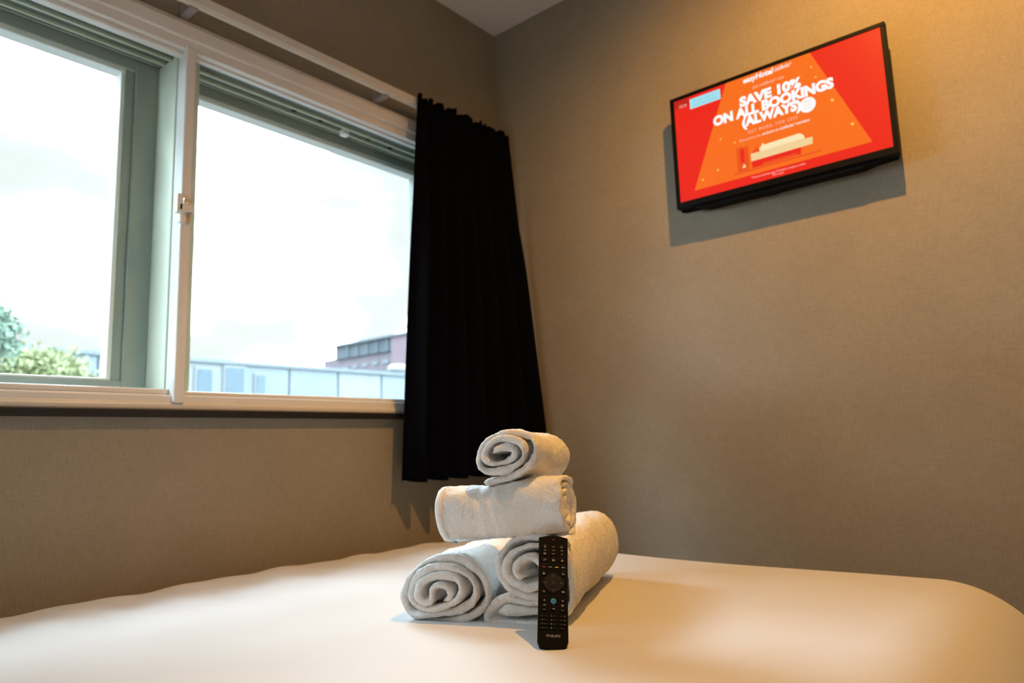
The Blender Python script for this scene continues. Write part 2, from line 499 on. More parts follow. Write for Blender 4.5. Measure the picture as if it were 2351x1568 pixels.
while y < 16.3*sc:
    child(boxes('mullion_strip', [(XF-0.18, XF-0.10, y, y+0.10, zf(3.37), zf(3.70))], M['coping']), tall)
    child(boxes('window_pane', [(XF-0.05, XF+0.02, y+0.15, y+0.55, zf(3.06), zf(3.14))], M['bluewin']), tall)
    y += 0.78

def tree(name, x, y, h_trunk, cz, rx, rz, n, seed, label, leafm):
    rng = np.random.default_rng(seed)
    root = tag(empty(name, (x, y, GZ)), label, 'tree', 'trees outside the window')
    bm = bmesh.new()
    top = cz-GZ
    pts = [(0, 0, 0, 0.13), (0.05, 0.03, top*0.45, 0.10), (-0.03, 0.0, top*0.8, 0.06), (0.02, 0, top*1.0, 0.03)]
    rings = []
    for px, py, pz, pr in pts:
        rings.append([bm.verts.new((px+pr*math.cos(a), py+pr*math.sin(a), pz)) for a in [2*math.pi*j/8 for j in range(8)]])
    for a, b in zip(rings, rings[1:]):
        for j in range(8):
            bm.faces.new((a[j], a[(j+1) % 8], b[(j+1) % 8], b[j]))
    bm.faces.new(rings[-1])
    bobj('trunk', bm, M['bark'], root, smooth=True)
    # clumps of leaves
    cl = rng.normal(size=(16, 3)); cl /= np.linalg.norm(cl, axis=1)[:, None]
    cl *= rng.uniform(0.35, 0.95, (16, 1))*np.array([rx, rx, rz])
    ci = rng.integers(0, 16, n)
    P = cl[ci]+rng.normal(size=(n, 3))*np.array([rx, rx, rz])*0.22
    P[:, 2] += top
    s = rng.uniform(0.022, 0.045, n)
    a = rng.normal(size=(n, 3)); a /= np.linalg.norm(a, axis=1)[:, None]
    b = np.cross(a, rng.normal(size=(n, 3))); b /= np.linalg.norm(b, axis=1)[:, None]
    V = np.stack([P-a*s[:, None], P+b*s[:, None]*0.5, P+a*s[:, None], P-b*s[:, None]*0.5], 1).reshape(-1, 3)
    F = np.arange(4*n).reshape(-1, 4)
    me = bpy.data.meshes.new('foliage')
    me.from_pydata(V.tolist(), [], F.tolist())
    o = link('foliage', me, leafm, root)
    o['kind'] = 'stuff'
    return root
M['leaf2'] = mat('blue_green_leaves', (0.085, 0.125, 0.085), 0.7, vary=0.25, vscale=1.6)
tree('tree', 1.55, 7.2, 3, 1.93, 0.30, 0.40, 5200, 3, 'taller blue-green leafy tree at the left edge of the window view', M['leaf2'])
tree('tree', 2.62, 8.6, 3, 1.78, 0.55, 0.30, 8500, 5, 'lower yellow-green leafy tree in front of the pale building', M['leaf'])

# ================================================================ CURTAIN RAIL AND CURTAIN
rail = tag(boxes('curtain_rail', [(XB+0.01, 2.075, YW-0.074, YW-0.050, 2.038, 2.066), (XB+0.01, 2.075, YW-0.070, YW-0.054, 2.034, 2.039)], M['rail'], bevel=0.002),
           'slim cream curtain rail mounted above the window', 'curtain rail')
for x in (0.28, 0.80, 1.46, 2.0):
    boxes('bracket', [(x-0.011, x+0.011, YW-0.062, YW-0.0005, 2.026, 2.036), (x-0.011, x+0.011, YW-0.005, YW-0.0005, 2.016, 2.060)], M['clear'], rail, bevel=0.0015)

def build_curtain():
    NU, NV = 420, 70
    u = np.linspace(0, 1, NU)[None, :]
    v = np.linspace(0, 1, NV)[:, None]      # 0 top .. 1 bottom
    rng = np.random.default_rng(2)
    x0 = 1.578-0.080*v**0.8; y0 = YW-0.092+0.018*v
    x1 = 2.050+0.043*v; y1 = YW-0.100-0.120*v
    X = x0+(x1-x0)*u
    Y = y0+(y1-y0)*u
    ph = u*2*math.pi*7.5+0.9*np.sin(u*5.0)+0.25*np.sin(v*3+u*9)
    amp = 0.007+0.023*smoothstep(0.03, 0.5, v)
    fold = np.sin(ph)+0.28*np.sin(2*ph+0.6)
    Y = Y+amp*fold*np.minimum(1, (1-u)*14+0.25)*np.minimum(1, u*10+0.3)
    X = X+0.006*np.cos(ph)*smoothstep(0.0, 0.4, v)
    # pencil-pleat heading
    head = np.exp(-(v/0.045)**2)
    Y = Y+head*0.006*np.sin(u*2*math.pi*26)
    Ztop = 2.068+0.007*np.sin(u*2*math.pi*8.5+0.7)*np.sin(u*2*math.pi*3)+0.004*np.sin(u*2*math.pi*17)+0.004*np.sin(u*60)
    Zbot = 0.742+0.004*np.sin(ph)+0.012*u
    Z = Ztop+(Zbot-Ztop)*v
    V = np.stack([X+0*Z, Y+0*Z, Z], -1).reshape(-1, 3)
    F = []
    for j in range(NV-1):
        for i in range(NU-1):
            a = j*NU+i
            F.append((a, a+1, a+NU+1, a+NU))
    me = bpy.data.meshes.new('curtain')
    me.from_pydata(V.tolist(), [], F)
    for p in me.polygons: p.use_smooth = True
    return me
cur = link('curtain', build_curtain(), M['curtain'])
sm = cur.modifiers.new('thickness', 'SOLIDIFY'); sm.thickness = 0.002; sm.offset = 0
tag(cur, 'black pleated blackout curtain hanging beside the window in the corner', 'curtain')
# gliders of the curtain
for i in range(7):
    x = 1.60+i*0.073
    boxes('glider', [(x-0.004, x+0.004, YW-0.068, YW-0.056, 2.020, 2.037)], M['clear'], cur)

# ================================================================ BED AND DUVET
BX0, BX1, BY0, BY1 = -0.33, 1.765, 0.10, 1.745
bed = tag(empty('bed', (0.7, 0.92, 0)), 'double bed made up in white under the window', 'bed')
child(boxes('bed_base', [(BX0+0.08, BX1-0.08, BY0+0.10, BY1-0.08, 0.06, 0.30)], M['bedbase'], bevel=0.015), bed)
child(boxes('mattress', [(BX0+0.06, BX1-0.07, BY0+0.09, BY1-0.07, 0.30, 0.42)], M['mattress'], bevel=0.04, seg=4), bed)
for x in (BX0+0.14, BX1-0.14):
    for y in (BY0+0.16, BY1-0.14):
        child(boxes('leg', [(x-0.03, x+0.03, y-0.03, y+0.03, 0, 0.06)], M['black'], bevel=0.004), bed)

def bed_height(x, y):
    h = 0.551+0.006*smoothstep(1.15, 1.6, y)*(1-smoothstep(1.0, 1.6, x)*0.9)*smoothstep(0.1, 0.7, x)
    h = h+0.0022*np.sin(x*4.1+1.0)*np.sin(y*5.3+0.4)+0.0012*np.sin(x*11+y*6)
    far = smoothstep(1.05, 1.4, np.hypot(x*0.9, y*1.0))
    h = h+far*(0.0020*np.sin(x*27+3*np.sin(y*6))+0.0013*np.sin(x*49+y*23+1.0))*smoothstep(1.25, 1.6, y)
    # a few soft creases left of the towels
    for (cx, cy, ang, ln, wd, am) in ((0.80, 1.13, 2.35, 0.14, 0.010, 0.0016), (0.86, 1.20, 2.45, 0.12, 0.012, 0.0014), (0.74, 1.10, 2.30, 0.10, 0.010, 0.0013), (0.92, 1.30, 2.5, 0.12, 0.012, -0.0012),
                                      (0.98, 0.60, 0.5, 0.12, 0.016, 0.0022), (1.08, 0.56, 0.45, 0.12, 0.02, -0.0018)):
        a = (x-cx)*math.cos(ang)+(y-cy)*math.sin(ang); b = -(x-cx)*math.sin(ang)+(y-cy)*math.cos(ang)
        h = h+am*np.exp(-(a/ln)**2-(b/wd)**2)
    return h

def build_duvet():
    def spaced(a, b, n):
        t = np.linspace(0, 1, n)
        return a+(b-a)*(t-np.sin(2*math.pi*t)/(2*math.pi)*0.62)
    NX, NY = 300, 250
    xs, ys = spaced(BX0, BX1, NX), spaced(BY0, BY1, NY)
    X, Y = np.meshgrid(xs, ys, indexing='ij')
    RX, RYn, RYf = 0.10, 0.20, 0.10
    ex = np.maximum(np.maximum(0, 1-(BX1-X)/RX), np.maximum(0, 1-(X-BX0)/RX))
    exs = np.where(X > 0.5, 1, -1)
    en = np.maximum(0, 1-(Y-BY0)/RYn); ef = np.maximum(0, 1-(BY1-Y)/RYf)
    ey = np.maximum(en, ef)
    e = np.hypot(ex, ey)
    RZy = np.where(Y < 0.9, 0.20, 0.10)
    RZ = np.where(e > 1e-6, np.sqrt(((ex*0.10)**2+(ey*RZy)**2)/np.maximum(e*e, 1e-9)), 0.1)
    s = np.where(e > 1, 1/np.maximum(e, 1e-6), 1)
    # pull outside-corner points onto the rounded outline
    RXa = RX; RYa = np.where(Y < 0.9, RYn, RYf)
    X2 = np.where(e > 1, np.where(exs > 0, BX1-RXa+ex*s*RXa, BX0+RXa-ex*s*RXa), X)
    Y2 = np.where(e > 1, np.where(Y < 0.9, BY0+RYa-ey*s*RYa, BY1-RYa+ey*s*RYa), Y)
    ec = np.minimum(e, 1)
    Z = bed_height(X2, Y2)-RZ*(1-np.sqrt(np.maximum(0, 1-ec*ec)))
    V = np.stack([X2, Y2, Z], -1).reshape(-1, 3).tolist()
    F = []
    idx = lambda i, j: i*NY+j
    for i in range(NX-1):
        for j in range(NY-1):
            F.append((idx(i, j), idx(i+1, j), idx(i+1, j+1), idx(i, j+1)))
    ring = [idx(i, 0) for i in range(NX)]+[idx(NX-1, j) for j in range(1, NY)]+[idx(i, NY-1) for i in range(NX-2, -1, -1)]+[idx(0, j) for j in range(NY-2, 0, -1)]
    prev = ring
    cx, cy = (BX0+BX1)/2, (BY0+BY1)/2
    for lv, zz in enumerate((0.30, 0.22, 0.19)):
        new = []
        for q, k_ in enumerate(ring):
            vx, vy, vz = V[k_]
            wv = 0.008*math.sin(q*0.11)*(lv+1)/3
            if vy > BY1-0.02: wv = -abs(wv)*0.5
            dx = (1 if vx > BX1-0.03 else -1 if vx < BX0+0.03 else 0); dy = (1 if vy > BY1-0.03 else -1 if vy < BY0+0.03 else 0)
            V.append([vx+dx*wv, vy+dy*wv, min(zz, vz-0.01)])
            new.append(len(V)-1)
        n = len(ring)
        for q in range(n):
            F.append((prev[q], new[q], new[(q+1) % n], prev[(q+1) % n]))
        prev = new
    me = bpy.data.meshes.new('duvet')
    me.from_pydata(V, [], F)
    bm = bmesh.new(); bm.from_mesh(me)
    bmesh.ops.remove_doubles(bm, verts=bm.verts, dist=1e-5)
    bmesh.ops.recalc_face_normals(bm, faces=bm.faces)
    bm.to_mesh(me); bm.free()
    for p in me.polygons: p.use_smooth = True
    return me
tag(link('duvet', build_duvet(), M['sheet']), 'smooth white duvet covering the whole bed', 'duvet')

# ================================================================ ROLLED TOWELS
def catmull(pts, n):
    P = np.array(pts, float)
    P = np.vstack([2*P[0]-P[1], P, 2*P[-1]-P[-2]])
    out = []
    m_ = len(pts)-1
    for k_ in range(m_):
        p0, p1, p2, p3 = P[k_:k_+4]
        for t in np.linspace(0, 1, 30, endpoint=False):
            out.append(0.5*((2*p1)+(-p0+p2)*t+(2*p0-5*p1+4*p2-p3)*t*t+(-p0+3*p1-3*p2+p3)*t**3))
    out.append(P[-2])
    out = np.array(out)
    d = np.r_[0, np.cumsum(np.linalg.norm(np.diff(out, axis=0), axis=1))]
    s = np.linspace(0, d[-1], n)
    return np.stack([np.interp(s, d, out[:, 0]), np.interp(s, d, out[:, 1])], 1), d[-1]

def oval_spiral(a, b, th, turns, start_deg, n, seed, wob=0.0012, core=0.12):
    """counter-clockwise inward spiral (right, up); a,b outer half sizes"""
    rng = np.random.default_rng(seed)
    tt = np.linspace(0, turns*2*math.pi, 900)
    q = 1-(tt/tt[-1])*(1-core)
    A = (a-th/2)*q; B = (b-th/2)*q
    w = sum(rng.normal()*wob*np.sin(tt*f+rng.uniform(0, 6)) for f in (0.9, 1.7, 2.6, 3.7))
    w = w*smoothstep(0, 2.5, tt)
    ang = R(start_deg)+tt
    P = np.stack([(A+w)*np.cos(ang), (B+w)*np.sin(ang)], 1)
    d = np.r_[0, np.cumsum(np.linalg.norm(np.diff(P, axis=0), axis=1))]
    s = np.linspace(0, d[-1], n)
    return np.stack([np.interp(s, d, P[:, 0]), np.interp(s, d, P[:, 1])], 1), d[-1]

def build_towel(name, label, base, axis, near, far, length, th, n_outer, tele, seed, group, fib=85, fib_len=0.0044,
                bands=(), zfloor=None, blend=0.12, hem_side=None):
    """base: world point on the bed line below / axis point at the near end; near, far: (N,2) centre lines"""
    rng = np.random.default_rng(seed)
    N = len(near)
    axis = np.array(axis, float); axis /= np.linalg.norm(axis)
    hr = np.cross(axis, (0, 0, 1)); hr /= np.linalg.norm(hr)
    hu = np.cross(hr, axis)
    ti = np.linspace(0, 1, N)
    # ring profile: (fraction along length, lateral offset)
    MO, MI, MR = 46, 14, 8
    rim = th/2
    prof = []          # (mode, value, offset)  mode 0 = s from near, 1 = s from far
    so = np.linspace(0, 1, MO)
    for k_ in so: prof.append((k_, 0.5, 0.0))
    for k_ in range(1, MR):
        a = math.pi*k_/MR
        prof.append((1.0, 0.5*math.cos(a), 0.5*math.sin(a)))
    for k_ in np.linspace(1, 0, MI): prof.append((k_, -0.5, 0.0))
    for k_ in range(1, MR):
        a = math.pi*k_/MR
        prof.append((0.0, -0.5*math.cos(a), -0.5*math.sin(a)))
    prof = np.array(prof)
    K = len(prof)
    # sheet start/end offsets along the axis (telescoped, uneven)
    ph = rng.uniform(0, 6, 6)
    s_near = tele(ti)+0.0016*np.sin(ti*38+ph[0])+0.0012*np.sin(ti*71+ph[1])+0.0010*np.sin(ti*117+ph[2])
    s_far = length+0.003*np.sin(ti*33+ph[3])
    taper = np.minimum(1, np.minimum(ti/0.012, (1-ti)/0.012)*0.85+0.15)
    thick = th*taper*(1+0.08*np.sin(ti*53+ph[4])+0.06*np.sin(ti*91+ph[5]))
    S = s_near[:, None]+rim+(s_far-s_near-2*rim)[:, None]*prof[None, :, 0]+prof[None, :, 2]*thick[:, None]
    W = smoothstep(0.0, blend, S)
    Cx = near[:, 0][:, None]*(1-W)+far[:, 0][:, None]*W
    Cy = near[:, 1][:, None]*(1-W)+far[:, 1][:, None]*W
    tx, ty = np.gradient(Cx, axis=0), np.gradient(Cy, axis=0)
    ln = np.hypot(tx, ty)+1e-9
    nx, ny = ty/ln, -tx/ln              # outward for counter-clockwise
    off = prof[None, :, 1]*thick[:, None]
    # soft folds in the cloth
    outer = (ti < n_outer)[:, None]
    fold = 0.0011*np.sin(S*41+ti[:, None]*30+ph[0])+0.0009*np.sin(S*23-ti[:, None]*47+ph[1])+0.0006*np.sin(S*97+ti[:, None]*80)
    bandm = np.zeros_like(S)
    for (b0, b1) in bands:
        bandm = np.maximum(bandm, smoothstep(b0-0.002, b0+0.001, S)*(1-smoothstep(b1-0.001, b1+0.002, S)))
    off = off+np.sign(off)*(fold*(np.abs(prof[None, :, 1]) > 0.3)-0.0022*bandm*outer)
    Hh = Cx+nx*off; Vv = Cy+ny*off
    P = np.array(base)+S[..., None]*axis+Hh[..., None]*hr+Vv[..., None]*hu
    if zfloor is not None:
        low = P[..., 2] < zfloor
        P[..., 2] = np.where(low, zfloor+(P[..., 2]-zfloor)*0.03, P[..., 2])
    # crumple the cloth a little
    V = P.reshape(-1, 3)
    gs = np.gradient(P, axis=1); gi = np.gradient(P, axis=0)
    NV = np.cross(gs, gi).reshape(-1, 3)
    NV /= np.linalg.norm(NV, axis=1)[:, None]+1e-9
    sd = Vector((seed*3.1, seed*1.7, 0))
    dsp = np.array([0.0018*noise.noise(Vector(v)*48+sd)+0.0013*noise.noise(Vector(v)*150+sd) for v in V])
    V = V+NV*dsp[:, None]
    if zfloor is not None:
        V[:, 2] = np.maximum(V[:, 2], zfloor-0.001)
    I, J = np.meshgrid(np.arange(N-1), np.arange(K), indexing='ij')
    a = I*K+J; b = I*K+(J+1) % K; c = (I+1)*K+(J+1) % K; d = (I+1)*K+J
    F = np.stack([a, d, c, b], -1).reshape(-1, 4)
    me = bpy.data.meshes.new(name)
    caps = [list(range(K)), list(range((N-1)*K, N*K))[::-1]]
    me.from_pydata(V.tolist(), [], F.tolist()+caps)
    for p in me.polygons: p.use_smooth = True
    o = link(name, me, M['towel'])
    tag(o, label, 'towel', group)
    # terry loops: tiny tapered tufts over every face the eye can reach
    A_, B_, C_, D_ = V[F[:, 0]], V[F[:, 1]], V[F[:, 2]], V[F[:, 3]]
    nrm = np.cross(C_-A_, D_-B_)
    ar = np.linalg.norm(nrm, axis=1)/2
    nrm = nrm/(2*ar[:, None]+1e-12)
    Jf = J.reshape(-1); If = I.reshape(-1)
    Sf = ((S[:-1]+S[1:])/2)[If, Jf]
    near_s = s_near[If]
    is_outer = (Jf < MO) & (ti[If] < n_outer)
    is_near = (Sf-near_s) < th*1.6
    is_far = ((s_far[If]-Sf) < th*0.8)
    dens = np.where(is_outer | is_near | is_far, 1.0, 0.0)
    dens *= np.where(nrm[:, 2] < -0.75, 0.25, 1)
    bf = bandm[If, Jf]
    dens *= np.where((bf > 0.5) & is_outer, 0.0, 1)
    wgt = ar*dens
    cnt = int(wgt.sum()*1e4*fib)
    pick = rng.choice(len(F), cnt, p=wgt/wgt.sum())
    r1, r2_ = rng.random(cnt), rng.random(cnt)
    p0 = A_[pick]*((1-r1)*(1-r2_))[:, None]+B_[pick]*(r1*(1-r2_))[:, None]+C_[pick]*(r1*r2_)[:, None]+D_[pick]*((1-r1)*r2_)[:, None]
    n0 = nrm[pick]
    rv = rng.normal(size=(cnt, 3))
    tdir = rv-n0*(rv*n0).sum(1)[:, None]
    tdir /= np.linalg.norm(tdir, axis=1)[:, None]+1e-9
    tilt = rng.uniform(0.15, 1.15, cnt)
    dirv = n0*np.cos(tilt)[:, None]+tdir*np.sin(tilt)[:, None]
    side = np.cross(dirv, n0); side /= np.linalg.norm(side, axis=1)[:, None]+1e-9
    L = fib_len*rng.uniform(0.55, 1.15, cnt)
    L = np.where(rng.random(cnt) < 0.14, L*1.75, L)
    wd = 0.00036*rng.uniform(0.7, 1.3, cnt)
    q0 = p0-n0*0.0006
    T0, T1 = q0-side*wd[:, None], q0+side*wd[:, None]
    T2 = q0+dirv*L[:, None]
    fv = np.stack([T0, T1, T2], 1)
    gn = np.cross(fv[:, 1]-fv[:, 0], fv[:, 2]-fv[:, 0])
    flip = (gn*n0).sum(1) < 0
    fv[flip] = fv[flip][:, [1, 0, 2]]
    fm = bpy.data.meshes.new('terry_pile')
    fm.vertices.add(cnt*3); fm.vertices.foreach_set('co', fv.reshape(-1))
    fm.loops.add(cnt*3); fm.loops.foreach_set('vertex_index', np.arange(cnt*3, dtype=np.int32))
    fm.polygons.add(cnt)
    fm.polygons.foreach_set('loop_start', np.arange(0, cnt*3, 3, dtype=np.int32))
    fm.update(calc_edges=True)
    cn = n0*0.8+dirv*0.35+rng.normal(size=(cnt, 3))*0.16
    cn /= np.linalg.norm(cn, axis=1)[:, None]
    fm.normals_split_custom_set_from_vertices(np.repeat(cn, 3, axis=0).tolist())
    po_ = link('terry_pile', fm, M['pile'], o)
    po_['kind'] = 'stuff'
    return o

AX = (math.cos(R(22.8)), math.sin(R(22.8)), 0)
NS = 330
# traced centre line of the right roll's near end: (right, up) in metres about the roll centre
Z7 = lambda x, y, px, py, k, cs: (((900+x/4.198)-px)*k/cs, -((1180+y/4.198)-py)*k)
rr_pts = [(990, 975), (1080, 950), (1200, 955), (1330, 950), (1450, 935), (1500, 895), (1450, 862), (1330, 868), (1200, 858), (1090, 835), (995, 865), (920, 930), (868, 1005), (880, 1060), (970, 1085),
          (1180, 1085), (1400, 1070), (1580, 1020), (1690, 900), (1725, 740), (1715, 560), (1650, 390), (1520, 280),
          (1360, 240), (1200, 260), (1085, 345), (1020, 470), (1030, 610), (1110, 730), (1260, 800), (1430, 805), (1570, 720), (1610, 560), (1560, 420), (1430, 330), (1280, 345),
          (1160, 420), (1105, 530), (1150, 650), (1290, 710), (1430, 680), (1500, 580), (1450, 460), (1330, 430), (1230, 500), (1240, 590), (1340, 600)]
k_ = 1.173/1616.65
near_r, _ = catmull([Z7(x, y, 1225.6, 1328.2, k_, 0.965) for x, y in rr_pts], NS)
# at the back the loose tail lies flat inside the roll and the rest is a plain spiral
seg = [Z7(x, y, 1225.6, 1328.2, k_, 0.965) for x, y in rr_pts]
_, tail_len = catmull(seg[:16], 50); _, full_len = catmull(seg, 50)
nt_ = int(NS*tail_len/full_len)
sp_, _ = oval_spiral(0.0790, 0.0775, 0.0135, 3.4, -110, NS-nt_, 3, core=0.2)
tl_ = np.stack([np.interp(np.arange(nt_), [0, nt_*0.25, nt_*0.55, nt_], [-0.02, 0.03, 0.0, sp_[0, 0]]), np.interp(np.arange(nt_), [0, nt_*0.8, nt_], [-0.040, -0.050, sp_[0, 1]])], 1)
far_r = np.vstack([tl_, sp_])
cr = np.array((0.949, 0.763, 0.552+0.0775))
build_towel('rolled_bath_towel', 'large white rolled bath towel on the bed behind the remote, lower right of the stack', cr, AX, near_r, far_r, 0.45, 0.0135, 0.58,
            lambda t: 0.004-0.020*smoothstep(0.55, 1.0, t), 11, 'rolled white towels stacked on the bed', zfloor=0.5500, blend=0.10, fib=80)
ll_pts = [(230, 1000), (420, 1005), (620, 985), (780, 925), (880, 820), (890, 690), (835, 570), (720, 475), (570, 420), (410, 425), (270, 490), (160, 610), (110, 760), (140, 890), (230, 950),
          (400, 925), (580, 905), (720, 840), (795, 740), (780, 620), (690, 540), (560, 490), (410, 500), (285, 560), (205, 660), (200, 780), (270, 865), (380, 880),
          (520, 850), (640, 780), (690, 690), (640, 600), (530, 570), (400, 580), (300, 650), (280, 750), (330, 810), (400, 790), (410, 700), (470, 650), (560, 680), (575, 760), (500, 800)]
k_ = 1.220/1616.65
near_l, _ = catmull([Z7(x, y, 1017.0, 1344.0, k_, 0.925) for x, y in ll_pts], NS)
far_l, _ = oval_spiral(0.0765, 0.0600, 0.0135, 4.0, -115, NS, 5)
cl_ = np.array((0.886, 0.913, 0.5515+0.0570))
build_towel('rolled_bath_towel', 'white rolled bath towel with its spiral end facing out, lower left of the stack', cl_, AX, near_l, far_l, 0.40, 0.0130, 0.38,
            lambda t: 0.002-0.008*smoothstep(0.28, 0.36, t)-0.012*smoothstep(0.4, 1.0, t), 12, 'rolled white towels stacked on the bed', zfloor=0.5500, blend=0.10, fib=85)
# middle towel lies across the two; its spiral end points right
mR, mL = np.array((0.9893, 0.715, 0.7465)), np.array((0.9071, 0.9435, 0.7275))
mL = mR+(mL-mR)*0.935
axm = (mL-mR); Lm = np.linalg.norm(axm)
near_m, _ = oval_spiral(0.0540, 0.0555, 0.0100, 4.0, -80, 240, 7, wob=0.0009)
far_m, _ = oval_spiral(0.0555, 0.0520, 0.0100, 4.0, -80, 240, 8, wob=0.0009)
mid = build_towel('rolled_hand_towel', 'white rolled hand towel lying crosswise with two woven bands, middle tier of the stack', mR, axm, near_m, far_m, Lm, 0.0098, 0.43,
                  lambda t: 0.004*smoothstep(0.2, 1.0, t), 13, 'rolled white towels stacked on the bed', fib=95, fib_len=0.0036,
                  bands=((0.120, 0.127), (0.143, 0.151)), blend=0.2)
# stitched hem at the left end of the middle towel
def hem_ring():
    ax_ = axm/Lm
    hr = np.cross(ax_, (0, 0, 1)); hr /= np.linalg.norm(hr); hu = np.cross(hr, ax_)
    n = int(240*0.44)
    C_ = far_m[:n]
    tx = np.gradient(far_m[:, 0])[:n]; ty = np.gradient(far_m[:, 1])[:n]
    l_ = np.hypot(tx, ty)
    nx, ny = ty/l_, -tx/l_
    V, F = [], []
    th = 0.0098
    prof = ((Lm-0.013, th/2-0.002), (Lm-0.012, th/2+0.0022), (Lm-0.006, th/2+0.0022), (Lm-0.002, th/2+0.0008), (Lm+0.0015, th/2-0.003), (Lm+0.002, 0.0))
    for (s_, g) in prof:
        for q in range(n):
            V.append(list(mR+ax_*s_+hr*(C_[q, 0]+nx[q]*g)+hu*(C_[q, 1]+ny[q]*g)))
    for l in range(len(prof)-1):
        for q in range(n-1):
            F.append((l*n+q, l*n+q+1, (l+1)*n+q+1, (l+1)*n+q))
    me = bpy.data.meshes.new('hem'); me.from_pydata(V, [], F)
    for p in me.polygons: p.use_smooth = True
    return me
link('hem', hem_ring(), M['hem'], mid)['label'] = 'flat white stitched hem'
# top towel
Z6 = lambda x, y, px, py, k, cs: (((900+x/4.198)-px)*k/cs, -((960+y/4.198)-py)*k)
tt_pts = [(868, 612), (1000, 585), (1130, 552), (1250, 500), (1345, 410), (1385, 300), (1345, 205), (1230, 150), (1080, 142), (940, 180), (850, 280), (828, 400), (885, 490), (1000, 508), (1130, 480), (1250, 415),
          (1290, 320), (1250, 240), (1140, 200), (1020, 205), (930, 270), (905, 360), (965, 425), (1075, 425), (1170, 385), (1200, 320), (1130, 275), (1040, 290), (985, 335)]
k_ = 1.210/1616.65
near_t, _ = catmull([Z6(x, y, 1158, 1046, k_, 0.93) for x, y in tt_pts], 240)
far_pts = [(760, 600), (950, 610), (1150, 600), (1290, 560), (1390, 440), (1410, 310), (1350, 200), (1230, 150), (1080, 142), (940, 180), (850, 290), (840, 400), (890, 480), (1000, 500), (1130, 480), (1250, 415),
          (1290, 320), (1250, 240), (1140, 200), (1020, 205), (930, 270), (905, 360), (965, 425), (1075, 425), (1170, 385), (1200, 320), (1130, 275), (1040, 290), (985, 335)]
far_t, _ = catmull([Z6(x, y, 1158, 1046, k_, 0.93) for x, y in far_pts], 240)
axt = (math.cos(R(17)), math.sin(R(17)), -0.06)
build_towel('rolled_face_towel', 'small white rolled face towel with loose corner, top of the stack', (0.9275, 0.8013, 0.8300), axt, near_t, far_t, 0.15, 0.0105, 0.44,
            lambda t: 0.006*(1-smoothstep(0.0, 0.12, t))-0.010*smoothstep(0.35, 0.6, t), 14, 'rolled white towels stacked on the bed', fib=95, fib_len=0.0036, blend=0.15)

# ================================================================ REMOTE CONTROL
M['rc_body'] = mat('remote_black', (0.0020, 0.0020, 0.0022), 0.55, vary=0.1, spec=0.1)
M['rc_dpad'] = mat('remote_dpad', (0.009, 0.009, 0.0095), 0.55, vary=0.1, spec=0.2)
M['rc_btn'] = mat('remote_button', (0.0026, 0.0026, 0.003), 0.6, vary=0.1, spec=0.1)
M['rc_ink'] = mat('remote_print', (0.30, 0.285, 0.27), 0.6, vary=0.05)
M['rc_dim'] = mat('remote_print_dim', (0.075, 0.072, 0.07), 0.6, vary=0.05)
M['rc_red'] = mat('remote_red', (0.30, 0.02, 0.03), 0.5, vary=0.05)
M['rc_grey'] = mat('remote_grey', (0.16, 0.17, 0.15), 0.5, vary=0.05)
M['rc_yel'] = mat('remote_yellow', (0.60, 0.36, 0.08), 0.5, vary=0.05)
M['rc_blue'] = mat('remote_blue_bar', (0.20, 0.25, 0.42), 0.5, vary=0.05)
M['rc_cyan'] = mat('remote_blue_button', (0.035, 0.26, 0.50), 0.45, vary=0.03)
RB = np.array((0.8514, 0.6538, 0.5535))
RR = np.array((0.6342, -0.7697, -0.0734)); RR /= np.linalg.norm(RR)
RU = np.array((0.4496, 0.2899, 0.8449)); RU -= RR*(RU@RR); RU /= np.linalg.norm(RU)
RN = np.cross(RR, RU)
rc = tag(empty('remote_control', tuple(RB)), 'slim black television remote leaning upright against the towels', 'remote control')
rc.matrix_world = Matrix(((RR[0], RU[0], RN[0], RB[0]), (RR[1], RU[1], RN[1], RB[1]), (RR[2], RU[2], RN[2], RB[2]), (0, 0, 0, 1)))
def rc_outline():
    pts = []
    L = 0.1769
    # right side going up, domed top, left side, domed bottom
    for t in np.linspace(0, 1, 8):
        pts.append((0.0228+0.0002*t-0.0004*math.sin(math.pi*t), 0.012+t*(0.160)))
    for a in np.linspace(0, math.pi/2, 6)[1:]:
        pts.append((0.0180+0.0050*math.cos(a), 0.1715+0.0022*math.sin(a)))
    for t in np.linspace(-0.85, 0.85, 7)[1:-1][::-1]:
        pts.append((0.0180*t/0.85*0.999, 0.1737+0.0030*(1-(t/0.85)**2)))
    half = pts
    left = [(-x, y) for x, y in pts[:13]][::-1]
    pts = half+left
    for a in np.linspace(0, 1, 14)[1:-1]:
        x = -0.0228+2*0.0228*a
        q = abs(x)/0.0228
        pts.append((x, 0.012*(1-(1-q**3.2)**(1/2.2))))
    return pts
def rc_body():
    out = rc_outline()
    bm = bmesh.new()
    layers = [(-0.0175, 0.80), (-0.0165, 0.90), (-0.012, 0.985), (-0.006, 1.0), (-0.0012, 1.0), (0.0, 0.975)]
    cx, cy = 0, 0.0885
    rings = []
    for z, f in layers:
        fx = f; fy = 1-(1-f)*0.35
        rings.append([bm.verts.new((x*fx, cy+(y-cy)*fy, z)) for x, y in out])
    n = len(out)
    for a, b in zip(rings, rings[1:]):
        for j in range(n):
            bm.faces.new((a[j], a[(j+1) % n], b[(j+1) % n], b[j]))
    bm.faces.new(rings[-1]); bm.faces.new(rings[0][::-1])
    return bobj('body', bm, M['rc_body'], rc, smooth=False)
rc_body()
def disc_prism(name, pts, z0, z1, mt_, par, bev=0.0):
    return prism(name, pts, z0, z1, lambda a, b, d: (a, b, d), mt_, par, bevel=bev)
mm = 0.001
